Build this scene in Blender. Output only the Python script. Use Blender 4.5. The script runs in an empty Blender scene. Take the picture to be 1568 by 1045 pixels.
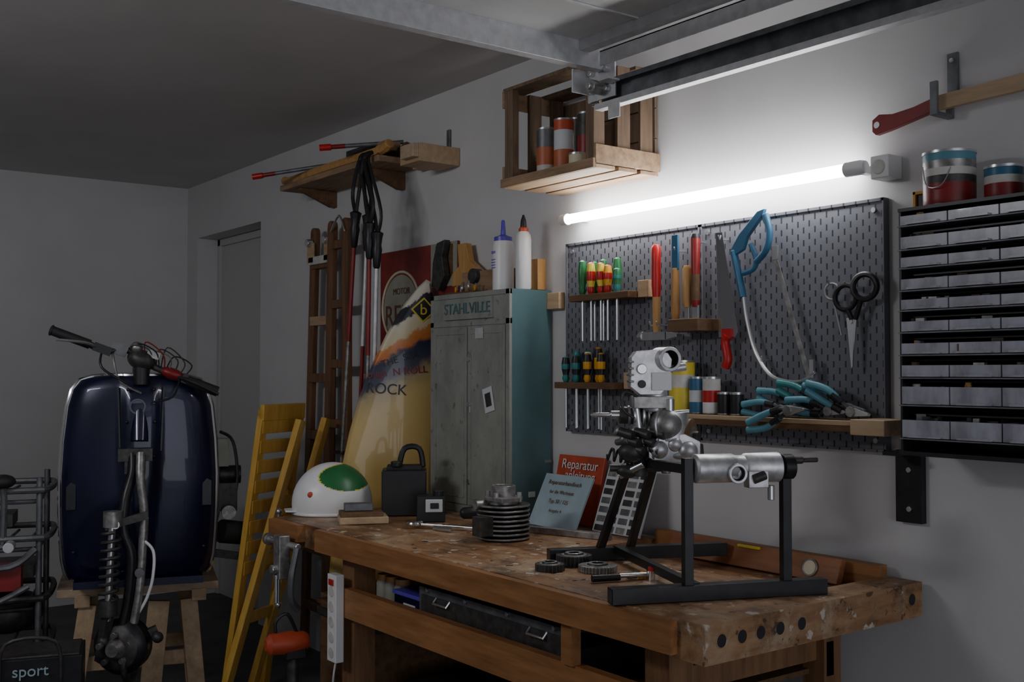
import bpy, bmesh, math, random
from mathutils import Vector, Matrix
random.seed(7)
sc = bpy.context.scene
PI = math.pi

# ------------------------------------------------------------------ materials
def newmat(name):
    m = bpy.data.materials.new(name); m.use_nodes = True
    nt = m.node_tree; b = nt.nodes['Principled BSDF']
    return m, nt, b
def node(nt, t, **k):
    n = nt.nodes.new(t)
    for a, v in k.items(): setattr(n, a, v)
    return n
def ramp(nt, fac, stops):
    r = node(nt, 'ShaderNodeValToRGB'); e = r.color_ramp.elements
    while len(e) < len(stops): e.new(0.5)
    for i, (p, c) in enumerate(stops):
        e[i].position = p; e[i].color = (*c, 1)
    nt.links.new(fac, r.inputs[0]); return r.outputs[0]
def noise(nt, scale, detail=4, stretch=(1,1,1), rough=0.55):
    tc = node(nt, 'ShaderNodeTexCoord'); mp = node(nt, 'ShaderNodeMapping')
    mp.inputs['Scale'].default_value = stretch
    nt.links.new(tc.outputs['Object'], mp.inputs[0])
    n = node(nt, 'ShaderNodeTexNoise'); n.inputs['Scale'].default_value = scale
    n.inputs['Detail'].default_value = detail; n.inputs['Roughness'].default_value = rough
    nt.links.new(mp.outputs[0], n.inputs['Vector']); return n.outputs[0]
def bump(nt, b, h, s=0.2, d=0.01):
    bp = node(nt, 'ShaderNodeBump'); bp.inputs['Strength'].default_value = s
    bp.inputs['Distance'].default_value = d
    nt.links.new(h, bp.inputs['Height']); nt.links.new(bp.outputs[0], b.inputs['Normal'])
def mat(name, c, rough=0.5, metal=0.0, var=0.12, scale=18, coat=0, bmp=0):
    m, nt, b = newmat(name)
    b.inputs['Roughness'].default_value = rough; b.inputs['Metallic'].default_value = metal
    b.inputs['Coat Weight'].default_value = coat
    n = noise(nt, scale)
    lo = tuple(x*(1-var) for x in c); hi = tuple(min(1, x*(1+var)) for x in c)
    nt.links.new(ramp(nt, n, [(0.3, lo), (0.7, hi)]), b.inputs['Base Color'])
    if bmp: bump(nt, b, n, bmp, 0.004)
    return m
def layer(nt, col, fac, c2):
    mx = node(nt, 'ShaderNodeMixRGB'); nt.links.new(fac, mx.inputs[0]); nt.links.new(col, mx.inputs[1]); mx.inputs[2].default_value = (*c2, 1)
    return mx.outputs[0]
def wood(name, c1, c2, axis='y', rough=0.55, worn=None, scale=9):
    m, nt, b = newmat(name); b.inputs['Roughness'].default_value = rough
    st = {'x': (0.12, 1, 1), 'y': (1, 0.12, 1), 'z': (1, 1, 0.1)}[axis]
    n1 = noise(nt, scale*4, 6, st, 0.65)
    col = ramp(nt, n1, [(0.3, c1), (0.5, tuple((a+b_)/2 for a, b_ in zip(c1, c2))), (0.72, c2)])
    if worn:
        n2 = noise(nt, 7, 10, (1, .5, 1), 0.75)
        col = layer(nt, col, ramp(nt, n2, [(0.48, (0,0,0)), (0.60, (.85,.85,.85))]), worn)
        n4 = noise(nt, 4.3, 9, (1.3, .9, 1), 0.75)
        col = layer(nt, col, ramp(nt, n4, [(0.51, (0,0,0)), (0.65, (.8,.8,.8))]), tuple(x*.30 for x in c1))
        n3 = noise(nt, 34, 3)
        col = layer(nt, col, ramp(nt, n3, [(0.64, (0,0,0)), (0.69, (.8,.8,.8))]), (.045,.028,.018))
        n5 = noise(nt, 21, 4)
        col = layer(nt, col, ramp(nt, n5, [(0.63, (0,0,0)), (0.67, (.8,.8,.8))]), (.60,.55,.48))
    nt.links.new(col, b.inputs['Base Color']); bump(nt, b, n1, 0.15, 0.003)
    return m

M = {}
M['wall'] = mat('wall_paint', (.61,.60,.60), .85, var=.04, scale=3)
M['ceil'] = mat('ceiling_paint', (.62,.60,.58), .9, var=.05, scale=2)
M['floor'] = mat('concrete_floor', (.075,.075,.08), .6, var=.3, scale=6)
M['door'] = mat('door_paint', (.52,.515,.51), .5, var=.02)
M['galv'] = mat('galvanised_steel', (.60,.60,.61), .45, .4, var=.12, scale=35)
M['galvd'] = mat('dull_steel', (.18,.185,.195), .5, .6, var=.3, scale=20)
M['panelw'] = mat('garage_door_panel', (.6,.6,.58), .35, .2, var=.04)
M['steel'] = mat('polished_steel', (.66,.67,.68), .28, .9, var=.1)
M['alu'] = mat('cast_aluminium', (.66,.66,.67), .4, .7, var=.25, scale=40, bmp=.15)
M['alud'] = mat('oily_aluminium', (.33,.32,.31), .42, .7, var=.4, scale=40)
M['iron'] = mat('cast_iron', (.07,.067,.063), .48, .45, var=.4, scale=40)
M['black'] = mat('black_plastic', (.016,.016,.018), .42, var=.2)
M['blackp'] = mat('black_paint', (.015,.015,.018), .36, .1, var=.4, scale=25)
M['rubber'] = mat('rubber', (.022,.022,.023), .65)
M['white'] = mat('white_plastic', (.80,.80,.80), .35, var=.02)
M['dirtyw'] = mat('dirty_white', (.60,.58,.54), .5, var=.2)
M['red'] = mat('red_plastic', (.50,.015,.015), .35, var=.1)
M['dred'] = mat('dark_red', (.24,.014,.014), .4, var=.2)
M['signr'] = mat('faded_red_enamel', (.22,.028,.024), .45, var=.25, scale=8)
M['redo'] = mat('orange_red', (.52,.075,.03), .45, var=.2)
M['orange'] = mat('orange_label', (.50,.14,.06), .45)
M['yellow'] = mat('yellow_plastic', (.75,.60,.06), .4)
M['yel2'] = mat('amber_plastic', (.72,.34,.01), .4)
M['green'] = mat('green_plastic', (.02,.16,.05), .35)
M['teal'] = mat('teal_plastic', (.03,.22,.22), .4)
M['cyan'] = mat('cyan_grip', (.09,.27,.34), .45)
M['blue'] = mat('blue_paint', (.04,.15,.27), .38)
M['purple'] = mat('violet_cap', (.10,.07,.50), .35)
M['navy'] = mat('navy_lacquer', (.006,.007,.036), .32, .25, var=.3, scale=5, coat=.45)
M['chrome'] = mat('chrome', (.80,.81,.83), .15, 1.0, var=.02)
M['cabs'] = mat('teal_green_paint', (.095,.18,.195), .42, .15, var=.12, scale=8)
M['paper'] = mat('paper', (.62,.64,.66), .8, var=.05)
M['pblue'] = mat('light_blue_cover', (.34,.45,.50), .6, var=.08)
M['cream'] = mat('cream_paint', (.70,.64,.46), .5)
M['olive'] = mat('sign_field', (.34,.34,.28), .5)
M['bench'] = wood('bench_wood', (.17,.076,.032), (.42,.225,.10), 'y', .45, worn=(.50,.37,.24))
M['benchx'] = wood('bench_wood_end', (.20,.095,.040), (.43,.25,.12), 'x', .5, worn=(.42,.31,.20))
M['benchs'] = wood('bench_frame_wood', (.21,.088,.028), (.43,.20,.075), 'y', .45)
M['legw'] = wood('leg_wood', (.14,.068,.03), (.30,.155,.07), 'z', .6)
M['pale'] = wood('pale_wood', (.40,.27,.15), (.58,.42,.26), 'y', .6)
M['palex'] = wood('pale_wood_x', (.38,.27,.17), (.56,.42,.29), 'x', .6)
M['cratew'] = wood('crate_wood', (.20,.12,.065), (.44,.29,.17), 'y', .7)
M['cratez'] = wood('crate_wood_upright', (.11,.07,.045), (.25,.165,.10), 'z', .7)
M['darkw'] = wood('dark_wood', (.09,.045,.02), (.20,.11,.05), 'y', .6)
M['ladw'] = wood('ladder_wood', (.10,.045,.02), (.24,.12,.055), 'z', .55)
M['yelw'] = wood('yellow_varnished_wood', (.56,.30,.04), (.76,.47,.10), 'z', .4)
M['handle'] = wood('handle_wood', (.45,.22,.06), (.66,.38,.14), 'z', .45)
M['levw'] = wood('level_wood', (.22,.075,.028), (.36,.15,.06), 'y', .45)
def cabmat():
    m, nt, b = newmat('worn_grey_green_paint'); b.inputs['Roughness'].default_value = .5; b.inputs['Metallic'].default_value = .15
    n = noise(nt, 7, 8, (1,1,.6), .7); col = ramp(nt, n, [(.3,(.22,.235,.21)),(.5,(.31,.325,.29)),(.7,(.38,.39,.35))])
    col = layer(nt, col, ramp(nt, noise(nt, 26, 5), [(.62,(0,0,0)),(.70,(.7,.7,.7))]), (.13,.10,.07))
    nt.links.new(col, b.inputs['Base Color']); return m
M['cab'] = cabmat()

def pegmat():
    m, nt, b = newmat('perforated_panel'); b.inputs['Roughness'].default_value = .5; b.inputs['Metallic'].default_value = .1
    tc = node(nt, 'ShaderNodeTexCoord'); sp = node(nt, 'ShaderNodeSeparateXYZ'); nt.links.new(tc.outputs['Object'], sp.inputs[0])
    def mth(op, a, bb=None, c=None):
        n = node(nt, 'ShaderNodeMath', operation=op)
        for i, v in enumerate((a, bb, c)):
            if v is None: continue
            if isinstance(v, (int, float)): n.inputs[i].default_value = v
            else: nt.links.new(v, n.inputs[i])
        return n.outputs[0]
    y, z = sp.outputs[1], sp.outputs[2]
    col = mth('FLOOR', mth('DIVIDE', y, .0195))
    par = mth('MULTIPLY', mth('MODULO', mth('ABSOLUTE', col), 2.0), .5)
    fy = mth('ABSOLUTE', mth('SUBTRACT', mth('FRACT', mth('DIVIDE', y, .0195)), .5))
    fz = mth('ABSOLUTE', mth('SUBTRACT', mth('FRACT', mth('ADD', mth('DIVIDE', z, .036), par)), .5))
    k = mth('MULTIPLY', mth('LESS_THAN', fy, .13), mth('LESS_THAN', fz, .24))
    n = noise(nt, 6); c = ramp(nt, n, [(.3, (.135,.138,.158)), (.7, (.165,.168,.19))])
    c = layer(nt, c, k, (.022,.022,.026))
    nt.links.new(c, b.inputs['Base Color']); return m
M['peg'] = pegmat()
def plastic_bins():
    m, nt, b = newmat('clear_drawer_plastic')
    b.inputs['Roughness'].default_value = .25
    n = noise(nt, 22, 4, (1, 1, .4)); nt.links.new(ramp(nt, n, [(.35, (.27,.27,.31)), (.5,(.38,.38,.43)), (.7, (.48,.48,.54))]), b.inputs['Base Color'])
    b.inputs['Coat Weight'].default_value = .5
    return m
M['bin'] = plastic_bins()
def boardmat():
    m, nt, b = newmat('surfboard_graphic'); b.inputs['Roughness'].default_value = .3; b.inputs['Coat Weight'].default_value = .4
    tc = node(nt, 'ShaderNodeTexCoord'); sp = node(nt, 'ShaderNodeSeparateXYZ'); nt.links.new(tc.outputs['Object'], sp.inputs[0])
    n = noise(nt, 14, 8, rough=.7)
    a = node(nt, 'ShaderNodeMath', operation='MULTIPLY_ADD'); nt.links.new(n, a.inputs[0]); a.inputs[1].default_value = .10
    nt.links.new(sp.outputs[2], a.inputs[2])
    a2 = node(nt, 'ShaderNodeMath', operation='MULTIPLY_ADD'); nt.links.new(sp.outputs[0], a2.inputs[0]); a2.inputs[1].default_value = -.55
    nt.links.new(a.outputs[0], a2.inputs[2])
    mr = node(nt, 'ShaderNodeMapRange'); mr.inputs[1].default_value = -.5; mr.inputs[2].default_value = .9
    nt.links.new(a2.outputs[0], mr.inputs[0])
    Y=(.70,.47,.14)
    def p(z, x=2.28): return (z+.05-.55*x+.5)/1.4
    c = ramp(nt, mr.outputs[0], [(p(.9), Y), (p(1.27), (.72,.52,.20)), (p(1.34), (.50,.38,.20)), (p(1.38), (.08,.08,.12)), (p(1.46), (.035,.04,.08)),
        (p(1.48), (.66,.20,.05)), (p(1.515), (.70,.28,.08)), (p(1.525), (.74,.62,.38)), (p(1.585), (.76,.70,.54)), (p(1.595), (.02,.02,.03)), (p(1.64), (.02,.02,.03)), (p(1.645), (.76,.72,.6)), (p(1.71), (.74,.7,.6)), (p(1.715), (.02,.02,.03))])
    nt.links.new(c, b.inputs['Base Color']); return m
M['surf'] = boardmat()
m, nt, b = newmat('tube_light'); b.inputs['Emission Color'].default_value = (.97,.98,1,1); b.inputs['Emission Strength'].default_value = 32; b.inputs['Base Color'].default_value=(.9,.9,.9,1)
M['tube'] = m

# ------------------------------------------------------------------ builder
def orth(ax):
    ax = Vector(ax).normalized()
    t = Vector((0,0,1)) if abs(ax.z) < .9 else Vector((1,0,0))
    u = ax.cross(t).normalized(); v = ax.cross(u).normalized()
    return ax, u, v
class B:
    def __init__(s, name):
        s.name = name; s.bm = bmesh.new(); s.mats = []
    def mi(s, k):
        mm = M[k] if isinstance(k, str) else k
        if mm not in s.mats: s.mats.append(mm)
        return s.mats.index(mm)
    def add(s, vs, fs, k, smooth=False):
        bv = [s.bm.verts.new(v) for v in vs]; i = s.mi(k); out = []
        for f in fs:
            try:
                ff = s.bm.faces.new([bv[j] for j in f]); ff.material_index = i; ff.smooth = smooth; out.append(ff)
            except ValueError: pass
        return out
    def box(s, c, d, k, x=(1,0,0), z=(0,0,1)):
        x = Vector(x).normalized(); z = Vector(z); z = (z - x*z.dot(x)).normalized(); y = z.cross(x)
        c = Vector(c); vs = []
        for i in (-.5,.5):
            for j in (-.5,.5):
                for l in (-.5,.5): vs.append(c + x*d[0]*i + y*d[1]*j + z*d[2]*l)
        return s.add(vs, [(0,1,3,2),(4,6,7,5),(0,4,5,1),(2,3,7,6),(0,2,6,4),(1,5,7,3)], k)
    def bb(s, x0, x1, y0, y1, z0, z1, k):
        return s.box(((x0+x1)/2,(y0+y1)/2,(z0+z1)/2), (abs(x1-x0),abs(y1-y0),abs(z1-z0)), k)
    def bar(s, p1, p2, w, h, k, up=(0,0,1)):
        p1 = Vector(p1); p2 = Vector(p2)
        s.box((p1+p2)/2, ((p2-p1).length, w, h), k, x=(p2-p1), z=up)
    def lathe(s, base, axis, prof, k, n=24, smooth=True):
        ax, u, v = orth(axis); base = Vector(base); vs = []
        for r, h in prof:
            for i in range(n):
                a = 2*PI*i/n; vs.append(base + ax*h + (u*math.cos(a) + v*math.sin(a))*max(r,1e-5))
        ks = k if isinstance(k, list) else None
        bv = [s.bm.verts.new(q) for q in vs]
        for j in range(len(prof)-1):
            mi = s.mi(ks[j] if ks else k)
            for i in range(n):
                f = s.bm.faces.new([bv[j*n+i], bv[j*n+(i+1)%n], bv[(j+1)*n+(i+1)%n], bv[(j+1)*n+i]])
                f.material_index = mi; f.smooth = smooth
        for j, kk in ((0, ks[0] if ks else k), (len(prof)-1, ks[-1] if ks else k)):
            if prof[j][0] > 1e-4:
                f = s.bm.faces.new([bv[j*n+i] for i in range(n)]); f.material_index = s.mi(kk)
    def cyl(s, p1, p2, r, k, r2=None, n=20):
        p1 = Vector(p1); p2 = Vector(p2)
        s.lathe(p1, p2-p1, [(r, 0), (r if r2 is None else r2, (p2-p1).length)], k, n)
    def ball(s, c, r, k, sc_=(1,1,1), x=(1,0,0), z=(0,0,1), n=20, m_=12):
        x = Vector(x).normalized(); z = Vector(z); z = (z-x*z.dot(x)).normalized(); y = z.cross(x); c = Vector(c)
        vs = []; fs = []
        for j in range(m_+1):
            t = PI*j/m_
            for i in range(n):
                a = 2*PI*i/n
                rr = max(math.sin(t), 1e-4)
                vs.append(c + (x*math.cos(a)*rr*sc_[0] + y*math.sin(a)*rr*sc_[1] + z*math.cos(t)*sc_[2])*r)
        for j in range(m_):
            for i in range(n): fs.append((j*n+i, (j+1)*n+i, (j+1)*n+(i+1)%n, j*n+(i+1)%n))
        return s.add(vs, fs, k, True)
    def tube(s, pts, r, k, n=8, smooth=0, closed=False):
        pts = [Vector(p) for p in pts]
        if smooth:
            P = pts; out = []; N = len(P)
            rng = range(N if closed else N-1)
            for i in rng:
                p0 = P[(i-1)%N] if (closed or i > 0) else P[0]; p1 = P[i]; p2 = P[(i+1)%N]
                p3 = P[(i+2)%N] if (closed or i+2 < N) else P[-1]
                for q in range(smooth):
                    t = q/smooth
                    out.append(.5*((2*p1)+(-p0+p2)*t+(2*p0-5*p1+4*p2-p3)*t*t+(-p0+3*p1-3*p2+p3)*t**3))
            if not closed: out.append(P[-1])
            pts = out
        N = len(pts); rs = r if isinstance(r, (list, tuple)) else None
        vs = []; prev = None
        for i, p in enumerate(pts):
            if closed: d = pts[(i+1)%N]-pts[i-1]
            else: d = pts[min(i+1,N-1)]-pts[max(i-1,0)]
            d.normalize()
            if prev is None: _, u, v = orth(d)
            else:
                u = (prev - d*prev.dot(d)).normalized(); v = d.cross(u)
            prev = u
            rr = r if not rs else rs[0]+(rs[1]-rs[0])*i/(N-1)
            for j in range(n):
                a = 2*PI*j/n; vs.append(p + (u*math.cos(a)+v*math.sin(a))*rr)
        fs = []
        for i in range(N if closed else N-1):
            for j in range(n):
                i2 = (i+1)%N
                fs.append((i*n+j, i*n+(j+1)%n, i2*n+(j+1)%n, i2*n+j))
        if not closed: fs += [tuple(range(n)), tuple(range((N-1)*n, N*n))]
        s.add(vs, fs, k, True)
    def prism(s, pts, o, ux, uy, th, k, kside=None):
        ux = Vector(ux).normalized(); uy = Vector(uy); uy = (uy-ux*uy.dot(ux)).normalized(); nn = ux.cross(uy); o = Vector(o)
        n = len(pts)
        vs = [o+ux*a+uy*b_+nn*th/2 for a, b_ in pts]+[o+ux*a+uy*b_-nn*th/2 for a, b_ in pts]
        s.add(vs, [tuple(range(n)), tuple(range(2*n-1, n-1, -1))]+[(i, i+n, (i+1)%n+n, (i+1)%n) for i in range(n)], k)
    def torus(s, c, axis, R, r, k, n=24, a0=0, a1=2*PI, m_=8):
        ax, u, v = orth(axis); full = abs(a1-a0-2*PI) < 1e-3
        cnt = n if full else n+1
        pts = [Vector(c)+(u*math.cos(a0+(a1-a0)*i/n)+v*math.sin(a0+(a1-a0)*i/n))*R for i in range(cnt)]
        s.tube(pts, r, k, m_, closed=full)
    def helix(s, p1, p2, R, r, turns, k):
        p1 = Vector(p1); p2 = Vector(p2); ax, u, v = orth(p2-p1); L = (p2-p1).length; N = int(turns*12)
        s.tube([p1+ax*L*i/N+(u*math.cos(2*PI*i/12)+v*math.sin(2*PI*i/12))*R for i in range(N+1)], r, k, 6)
    def done(s, bevel=0.0):
        bmesh.ops.recalc_face_normals(s.bm, faces=s.bm.faces[:])
        for e in s.bm.edges:
            if len(e.link_faces) == 2 and e.calc_face_angle(0) > math.radians(38): e.smooth = False
        me = bpy.data.meshes.new(s.name); s.bm.to_mesh(me); s.bm.free()
        for m_ in s.mats: me.materials.append(m_)
        ob = bpy.data.objects.new(s.name, me); sc.collection.objects.link(ob)
        if bevel:
            md = ob.modifiers.new('bevel', 'BEVEL'); md.width = bevel; md.segments = 2; md.limit_method = 'ANGLE'; md.angle_limit = math.radians(50)
        return ob
def text(parent, name, body, loc, size, k, x, up, ext=.0008, align='CENTER'):
    cu = bpy.data.curves.new(name, 'FONT'); cu.body = body; cu.size = size; cu.extrude = ext; cu.align_x = align; cu.align_y = 'CENTER'
    cu.materials.append(M[k]); ob = bpy.data.objects.new(name, cu); sc.collection.objects.link(ob)
    x = Vector(x).normalized(); y = Vector(up); y = (y-x*y.dot(x)).normalized(); z = x.cross(y)
    ob.matrix_world = Matrix(((x.x,y.x,z.x,loc[0]),(x.y,y.y,z.y,loc[1]),(x.z,y.z,z.z,loc[2]),(0,0,0,1)))
    ob.parent = parent; return ob

# ------------------------------------------------------------------ room
XW, YB, ZC = 2.5, 6.85, 2.59
o = B('floor'); o.bb(-1.75, 3.2, -2.8, 7.0, -.1, 0, 'floor'); o.done()
o = B('ceiling'); o.bb(-1.75, 2.7, -2.5, 7.0, ZC, ZC+.1, 'ceil'); o.done()
o = B('wall_right'); o.bb(XW, XW+.2, -2.5, 5.70, 0, ZC, 'wall'); o.done()
o = B('wall_right'); o.bb(XW, XW+.2, 6.67, 7.0, 0, ZC, 'wall'); o.done()
o = B('wall_right'); o.bb(XW, XW+.2, 5.70, 6.67, 2.25, ZC, 'wall'); o.done()
o = B('wall_back'); o.bb(-1.75, XW, YB, YB+.15, 0, ZC, 'wall'); o.done()
o = B('wall_left'); o.bb(-1.75, -1.6, -2.5, YB, 0, ZC, 'wall'); o.done()
o = B('wall_front'); o.bb(-1.6, -1.2, -2.5, -2.35, 0, ZC, 'wall'); o.bb(2.2, 2.5, -2.5, -2.35, 0, ZC, 'wall'); o.bb(-1.2, 2.2, -2.5, -2.35, 2.3, ZC, 'wall'); o.done()
o = B('door_1')
o.bb(2.645, 2.69, 5.745, 6.625, 0.0, 2.205, 'door'); o.bb(2.63, 2.70, 5.702, 5.745, 0, 2.248, 'door'); o.bb(2.63, 2.70, 6.625, 6.668, 0, 2.248, 'door'); o.bb(2.63,2.70,5.702,6.668,2.205,2.248,'door')
o.cyl((2.645, 5.83, 1.05), (2.60, 5.83, 1.05), .009, 'steel'); o.cyl((2.60, 5.825, 1.05), (2.60, 5.94, 1.05), .009, 'steel')
o.done(.003)

# overhead garage door (open, hanging below the ceiling)
o = B('overhead_garage_door')
for i in range(7):
    o.bb(-1.1, 2.02, 2.375-.48*(i+1)+.006, 2.375-.48*i, 2.365, 2.39, 'panelw')
    o.bb(-1.1, 2.02, 2.375-.48*i-.25, 2.375-.48*i-.235, 2.361, 2.366, 'galv')
o.bb(-1.15, 2.115, 2.375, 2.41, 2.292, 2.392, 'galv')
o.bb(-1.15, 2.115, 2.34, 2.375, 2.384, 2.392, 'galv')
o.bb(2.02, 2.06, -.9, 2.375, 2.335, 2.39, 'galv')
for x in (1.2,1.7): o.cyl((x,2.41,2.35),(x,2.413,2.35),.006,'steel',n=8)
o.done(.002)
o = B('garage_door_track')
o.bb(2.095, 2.10, -1.5, 2.37, 2.30, 2.345, 'galv'); o.bb(2.095, 2.14, -1.5, 2.37, 2.340, 2.345, 'galv')
o.bb(2.145, 2.149, -1.5, 2.42, 2.185, 2.262, 'galvd'); o.bb(2.12, 2.149, -1.5, 2.42, 2.182, 2.187, 'galv'); o.bb(2.12, 2.149, -1.5, 2.42, 2.259, 2.264, 'galvd')
o.bb(2.118, 2.122, -1.5, 2.42, 2.182, 2.200, 'galv'); o.bb(2.118, 2.122, -1.5, 2.42, 2.249, 2.264, 'galvd')
for y in (-1.2, .4): o.bb(2.15, 2.156, y, y+.04, 2.20, ZC, 'galvd')
o.box((2.125, 2.395, 2.265), (.006, .12, .11), 'galv'); o.box((2.10, 2.455, 2.27), (.08, .006, .07), 'galv')
o.box((2.095, 2.33, 2.25), (.045, .045, .006), 'galv'); o.cyl((2.07, 2.385, 2.24), (2.14, 2.385, 2.24), .020, 'alud'); o.cyl((2.06, 2.385, 2.24), (2.07, 2.385, 2.24), .010, 'steel')
for dy, dz in ((-.035,.027),(.035,.027),(.035,-.027),(-.035,-.03)): o.cyl((2.105,2.395+dy,2.265+dz),(2.123,2.395+dy,2.265+dz),.008,'steel',n=6)
o.box((2.115, 2.33, 2.165), (.004, .05, .045), 'galv'); o.bb(2.13,2.136,2.42,2.45,2.20,ZC,'galvd')
o.done(.001)

# ------------------------------------------------------------------ tube lamp
o = B('tube_lamp')
o.cyl((2.435, 1.76, 1.94), (2.435, 2.93, 1.94), .017, 'tube', n=16)
o.lathe((2.435, 2.925, 1.94), (0,1,0), [(.020,0),(.020,.03),(.012,.04)], 'white', 16)
o.lathe((2.435, 1.765, 1.94), (0,-1,0), [(.020,0),(.020,.045),(.016,.06)], 'white', 16)
for y in (1.74, 2.9): o.bb(2.435, 2.4995, y-.012, y+.012, 1.93, 1.95, 'white')
o.done()
o = B('lamp_socket'); o.bb(2.44, 2.4995, 1.64, 1.695, 1.905, 1.965, 'white'); o.cyl((2.437,1.67,1.935),(2.443,1.67,1.935),.02,'dirtyw'); o.done(.006)

# ------------------------------------------------------------------ pegboard
o = B('pegboard')
o.bb(2.478, 2.487, 2.335, 2.985, 1.19, 1.86, 'peg'); o.bb(2.478, 2.487, 1.68, 2.331, 1.19, 1.86, 'peg')
for a, b_ in ((1.68, 2.331), (2.335, 2.985)):
    for z in (1.19, 1.852): o.bb(2.474, 2.4985, a, b_, z, z+.008, 'peg')
    for y in (a, b_-.006): o.bb(2.474, 2.4985, y, y+.006, 1.19, 1.86, 'peg')
for y in (1.71, 2.30, 2.37, 2.95):
    for z in (1.22, 1.83): o.cyl((2.478,y,z),(2.472,y,z),.007,'steel',n=10)
o.done()
PX = 2.477
def driver(o, x, y, z, hk, L=.10, shaft=.10, r=.013, tip='steel', hk2=None):
    o.lathe((x,y,z), (0,0,1), [(r*.55,0),(r*.9,.012),(r*.7,.025),(r,.045),(r*1.05,L*.7),(r*.8,L*.95),(r*.3,L)], [hk, hk, hk2 or hk, hk, hk2 or hk, hk], 12)
    o.cyl((x,y,z-shaft), (x,y,z), .0032, tip, n=8)
def rack(name, y0, y1, z, items):
    o = B(name)
    o.bb(2.40, PX, y0, y1, z-.011, z+.011, 'darkw'); o.bb(2.44, PX, y0-.045, y0-.004, z-.01, z+.045, 'pale')
    for (x, y, c1, c2, L) in items: driver(o, x, y, z+.011, c1, L, .16, .015, hk2=c2)
    o.done(.0015)
rack('screwdriver_rack', 2.58, 2.88, 1.655, [(2.42,2.83,'green','green',.12),(2.45,2.80,'green','green',.115),(2.42,2.785,'red','yellow',.11),(2.45,2.755,'green','green',.12),(2.42,2.735,'red','yellow',.105),(2.42,2.70,'red','yel2',.095),(2.45,2.685,'green','green',.12),(2.42,2.655,'teal','green',.08)])
rack('screwdriver_rack', 2.65, 2.96, 1.355, [(2.42,2.92,'teal','black',.09),(2.45,2.895,'teal','teal',.11),(2.42,2.865,'teal','black',.095),(2.45,2.835,'teal','white',.11),(2.42,2.805,'yel2','black',.10),(2.44,2.77,'yel2','black',.12),(2.42,2.735,'yel2','black',.10)])
def hook(o, y, z, x=2.43):
    o.tube([(PX,y,z),(x-.012,y,z),(x-.016,y,z+.012)], .0025, 'steel', 6)
o = B('hammer')
o.lathe((2.43,2.48,1.52),(0,0,1),[(.011,0),(.012,.05),(.013,.12)],'handle',12)
o.lathe((2.43,2.48,1.64),(0,0,1),[(.013,0),(.016,.04),(.015,.12),(.017,.155),(.010,.168)],'red',12)
o.box((2.43,2.48,1.515),(.026,.11,.026),'steel'); o.prism([(0,-.013),(.05,-.004),(.05,.004),(0,.013)],(2.43,2.43,1.515),(0,-1,0),(0,0,1),.026,'steel')
o.cyl((2.43,2.535,1.515),(2.43,2.555,1.515),.017,'steel'); hook(o,2.465,1.55); hook(o,2.495,1.55)
o.done(.002)
o = B('wood_file')
o.lathe((2.43,2.395,1.565),(0,0,1),[(.009,0),(.014,.02),(.013,.09),(.011,.16)],'handle',10)
o.box((2.43,2.395,1.775),(.008,.026,.11),'blue'); hook(o,2.395,1.78,2.44)
o.done(.002)
o = B('wood_chisel')
o.lathe((2.43,2.31,1.60),(0,0,1),[(.010,0),(.015,.02),(.013,.10),(.017,.21),(.012,.225)],['dred','darkw','dred','black'],10)
o.box((2.43,2.31,1.585),(.006,.026,.04),'steel'); hook(o,2.31,1.80,2.442)
o.lathe((2.43,2.345,1.60),(0,0,1),[(.010,0),(.015,.02),(.014,.12),(.010,.13)],'handle',10); o.box((2.43,2.345,1.585),(.006,.018,.04),'steel')
o.done(.001)
o = B('chisel_holder'); o.bb(2.385, PX, 2.26, 2.385, 1.525, 1.563, 'darkw'); o.done(.002)
o = B('hand_saw')
o.prism([(.0,.0),(.025,0),(.085,-.30),(.075,-.315),(.01,-.315)],(2.44,2.235,1.82),(0,-1,0),(0,0,1),.0015,'chrome')
o.tube([(2.44,2.19,1.51),(2.44,2.20,1.49),(2.44,2.19,1.44),(2.44,2.20,1.415)],.014,'red',10,smooth=4)
o.box((2.44,2.19,1.515),(.016,.035,.03),'red'); hook(o,2.22,1.80,2.45); o.done()
o = B('bow_saw')
X=2.44
o.prism([(0,0),(.035,.015),(.05,.05),(.11,.11),(.115,.125),(.09,.12),(.02,.06),(-.01,.02)],(X,2.16,1.745),(0,-1,0),(0,0,1),.014,'blue')
o.tube([(X,2.165,1.76),(X,2.14,1.66),(X,2.13,1.62)],.011,'blue',10,smooth=4)
o.tube([(X,2.045,1.855),(X,2.03,1.80),(X,2.045,1.75),(X,2.08,1.72)],.010,'blue',10,smooth=4)
o.tube([(X,2.10,1.775),(X,2.08,1.73),(X,2.09,1.70),(X,2.13,1.69)],.008,'blue',8,smooth=4)
o.tube([(X,2.13,1.64),(X,2.115,1.55),(X,2.085,1.46),(X,2.035,1.395),(X,1.98,1.375),(X,1.92,1.375),(X,1.875,1.40)],.0062,'steel',8,smooth=5)
o.box((X,1.955,1.56),(.002,.016,.40),'alud',z=(0,-.32,-.95)); o.box((X,2.01,1.74),(.006,.02,.04),'steel')
o.box((X,1.885,1.41),(.010,.014,.05),'steel'); hook(o,2.05,1.83,2.452); hook(o,2.06,1.435,2.452); o.done(.001)
o = B('tin_snips')
o.torus((2.44,1.775,1.60),(1,0,0),.033,.007,'black'); o.torus((2.44,1.715,1.625),(1,.2,0),.033,.008,'black')
o.tube([(2.44,1.77,1.570),(2.44,1.755,1.54)],.007,'black'); o.tube([(2.44,1.725,1.595),(2.44,1.745,1.54)],.007,'black')
o.prism([(-.012,0),(.012,0),(.006,-.13),(.002,-.135)],(2.44,1.76,1.545),(0,-1,.0),(0,.12,1),.003,'steel')
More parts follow.
